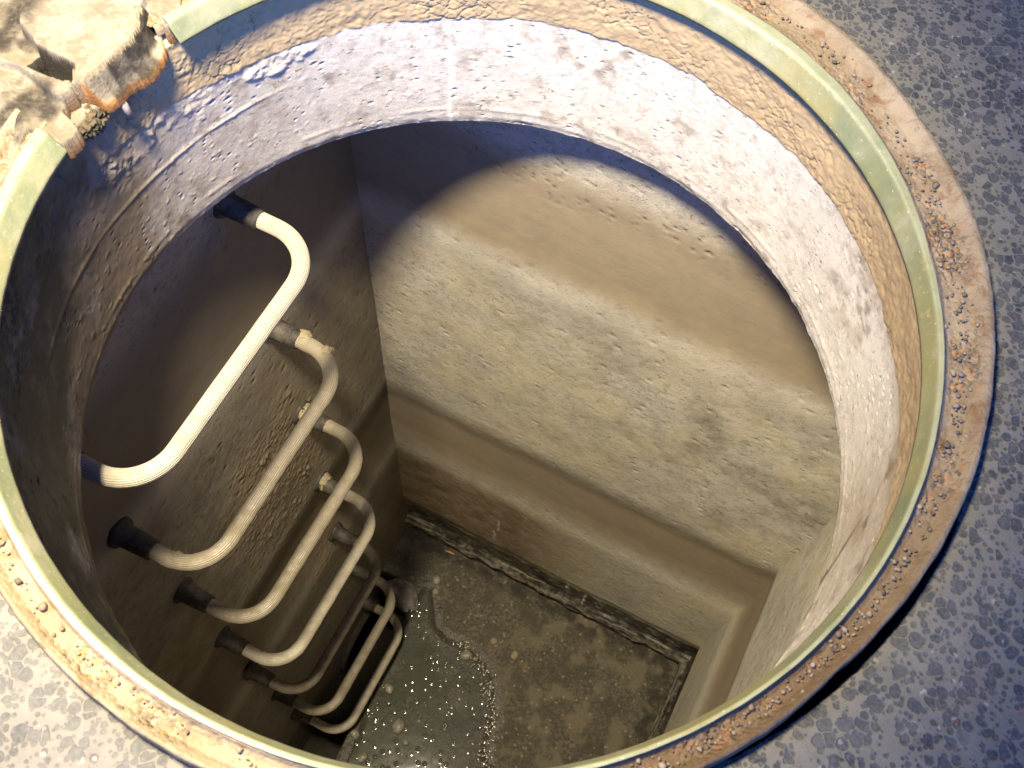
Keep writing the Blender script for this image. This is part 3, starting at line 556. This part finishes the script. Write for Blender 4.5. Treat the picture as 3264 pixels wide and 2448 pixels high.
SPEC = [(.384, .1180, .305, -.2950, .0088, 'rung', 'clean ribbed off-white step iron, topmost, half hidden by the neck ring'),
        (.3845, .1160, .312, -.5640, .0098, 'rung_dirty', 'step iron second from the top, mud patch at its upper black sleeve'),
        (.3795, .1200, .311, -.8460, .0102, 'rung_dirty', 'step iron third from the top, thick mud clump on its upper leg'),
        (.3865, .1230, .308, -1.1282, .0102, 'rung', 'bright step iron fourth from the top, mud cake on the wall end'),
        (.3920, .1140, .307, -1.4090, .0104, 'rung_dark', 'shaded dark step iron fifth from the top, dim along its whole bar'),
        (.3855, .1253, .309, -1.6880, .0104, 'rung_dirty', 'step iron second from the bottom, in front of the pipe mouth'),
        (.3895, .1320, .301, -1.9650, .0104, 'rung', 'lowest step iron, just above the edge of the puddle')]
MUD = {1: [(.222, .050, .013), (.536, .075, .011), (.229, .085, .013)], 2: [(.223, .010, .020), (.225, .045, .014), (.535, .075, .012)], 3: [(.230, .008, .020), (.232, .040, .012), (.54, .075, .011)],
       4: [(.237, .010, .014), (.238, .045, .012)], 5: [(.230, .012, .016), (.231, .045, .013)], 6: [(.24, .04, .011)]}
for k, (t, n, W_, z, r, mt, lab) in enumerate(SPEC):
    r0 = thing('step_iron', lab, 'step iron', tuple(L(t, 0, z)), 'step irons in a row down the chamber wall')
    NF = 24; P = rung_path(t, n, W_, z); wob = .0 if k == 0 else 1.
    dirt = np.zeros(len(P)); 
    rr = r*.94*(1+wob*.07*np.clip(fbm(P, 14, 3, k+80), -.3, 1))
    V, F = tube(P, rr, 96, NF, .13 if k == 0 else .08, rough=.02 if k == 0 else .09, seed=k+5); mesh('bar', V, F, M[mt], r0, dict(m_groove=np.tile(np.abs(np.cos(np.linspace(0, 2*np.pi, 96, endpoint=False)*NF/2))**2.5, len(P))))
    for sd in (-1, 1):
        tt = t+sd*W_/2
        V, F = tube([L(tt, -.003, z), L(tt, .004, z), L(tt, .0041, z), L(tt, .020, z), L(tt, .046, z), L(tt, .0465, z)], [r*2.05, r*1.9, r*1.5, r*1.42, r*1.30, r*1.05], 32, rough=.03, seed=k); mesh('sleeve', V, F, M['black'], r0)
    for (mt_, mn, ms) in MUD.get(k, []):
        blob('mud_clump', L(mt_, mn, z+.001), (ms*.72, ms*.9, ms*.75), M['mud'], r0, seed=k*7+int(mn*100), amp=.3, fr=1.6, sub=5, rot=random.random()*3)
# ------------------------------------------------------------------ loose things on the floor and the frame
o = blob('broken_slab', L(.168, .080, ZF+.012), (.050, .034, .016), M['slate'], None, 21, .35, 1.6, 4, rot=-.9)
tag(o, 'dark grey lump of broken concrete on the floor by the ladder wall corner', 'rubble')
V, F = tube([L(.015, .122, ZF+.014), L(.014, .134, ZF+.016), L(.013, .147, ZF+.013)], .0022, 8, rough=.2); o = mesh('twig', V, F, M['wood']); tag(o, 'short orange twig lying in the dark floor corner', 'twig')
PB = [(.226, .295, .016, 'round brown stone at the upper right edge of the puddle'), (.453, .229, .019, 'largest wet stone poking out of the puddle near the green gasket'), (.478, .262, .010, 'small wet stone right beside the largest stone in the puddle'),
      (.555, .188, .013, 'wet stone in the puddle lowest in view beside the gasket'), (.386, .164, .014, 'pale stone at the left edge of the puddle beside the lowest step iron'),
      (.164, .341, .010, 'small beige stone on the damp floor right above the puddle'), (.093, .137, .013, 'blue grey stone near the orange twig'), (.120, .150, .008, 'tiny tan stone just below the blue grey stone'),
      (.171, .404, .012, 'flat star-shaped tan chip on the bare floor right of the puddle'), (.517, .143, .014, 'grey stone in the dark corner under the lowest step iron bend')]
for k, (t, n, r, lab) in enumerate(PB):
    o = blob('stone', L(t, n, ZF+.0005 + (.004 if k in (5, 6, 7, 8) else 0)), (r, r*.8, r*.55), M['stone' if k not in (5, 7, 8) else 'mud'], None, 40+k, .3, 1.5, 3, rot=k*1.3); tag(o, lab, 'stone', 'stones on the chamber floor')
# grit in the groove of the frame: nobody could count it
def gravel():
    import bmesh
    b = bmesh.new(); bmesh.ops.create_icosphere(b, subdivisions=1, radius=1); V0 = np.array([v.co[:] for v in b.verts]); F0 = np.array([[v.index for v in f.verts] for f in b.faces]); b.free()
    Vs, Fs, cv = [], [], []; c = 0
    for i in range(700):
        a = random.uniform(-2.6, 1.6) if random.random() < .6 else random.uniform(-1.4, .3); s = min(max(random.gauss(.42, .14), .1), .8); g0, r1 = float(r_go(a)), float(r_out(a)); r = g0+(r1-g0)*s
        sz = random.choice([.0006, .0008, .0010, .0014]) * random.uniform(.8, 1.4) if i > 22 else random.uniform(.0018, .0030)
        k = V0*np.array([random.uniform(.7, 1.2), random.uniform(.7, 1.2), random.uniform(.5, .9)])*sz*(1+.25*rng.normal(size=(len(V0), 1)))
        Vs.append(k+np.array([r*math.cos(a), r*math.sin(a), .0078+(.002 if s > .66 else 0)+sz*.5])); Fs.append(F0+c); c += len(V0); cv += [random.random()]*len(V0)
    g = G('grit'); v = g.attr('m_c'); col = g.mix(v, (.08, .06, .04), (.25, .205, .15)); mat = g.done(col, .8)
    o = mesh('loose_grit', np.concatenate(Vs), np.concatenate(Fs), mat, None, dict(m_c=cv), smooth=False); tag(o, 'loose grit and crumbs lying in the groove of the rusty frame', 'grit', kind='stuff')
gravel()

def wet_grains():
    """beads of water on the grains that stick out of the puddle and line its far shore"""
    import bmesh
    b = bmesh.new(); bmesh.ops.create_icosphere(b, subdivisions=2, radius=1); V0 = np.array([v.co[:] for v in b.verts]); F0 = np.array([[v.index for v in f.verts] for f in b.faces]); b.free()
    shore = [(.20, .26), (.212, .30), (.235, .35), (.275, .385), (.323, .42), (.361, .43), (.413, .44), (.45, .465), (.50, .475)]
    sh = np.array(shore); d = np.r_[0, np.cumsum(np.linalg.norm(np.diff(sh, axis=0), axis=1))]; Vs, Fs, c = [], [], 0
    for i in range(395):
        if i < 360: q = random.random()*d[-1]; t, n = np.interp(q, d, sh[:, 0])+random.gauss(0, .010), np.interp(q, d, sh[:, 1])+random.gauss(0.002, .010)
        else: t, n = random.uniform(.22, .58), random.uniform(.15, .44)
        sz = random.choice([.0009, .0012, .0015, .0021])*random.uniform(.8, 1.2)
        k = V0*np.array([random.uniform(.8, 1.5), random.uniform(.8, 1.5), random.uniform(.18, .35)])*sz*1.7*(1+.06*rng.normal(size=(len(V0), 1)))
        Vs.append(k+L(t, n, ZF+.0005+(.0040 if i < 360 else 0))); Fs.append(F0+c); c += len(V0)
    g = G('wet_grain'); g.b.inputs['Coat Weight'].default_value = 1; g.b.inputs['Coat Roughness'].default_value = .10
    mat = g.done(g.mix(g.noise(300, 2), (.05, .045, .03), (.16, .14, .10)), .35)
    o = mesh('wet_grains', np.concatenate(Vs), np.concatenate(Fs), mat); tag(o, 'glinting wet grains along the edge of the puddle', 'grit', kind='stuff')
wet_grains()
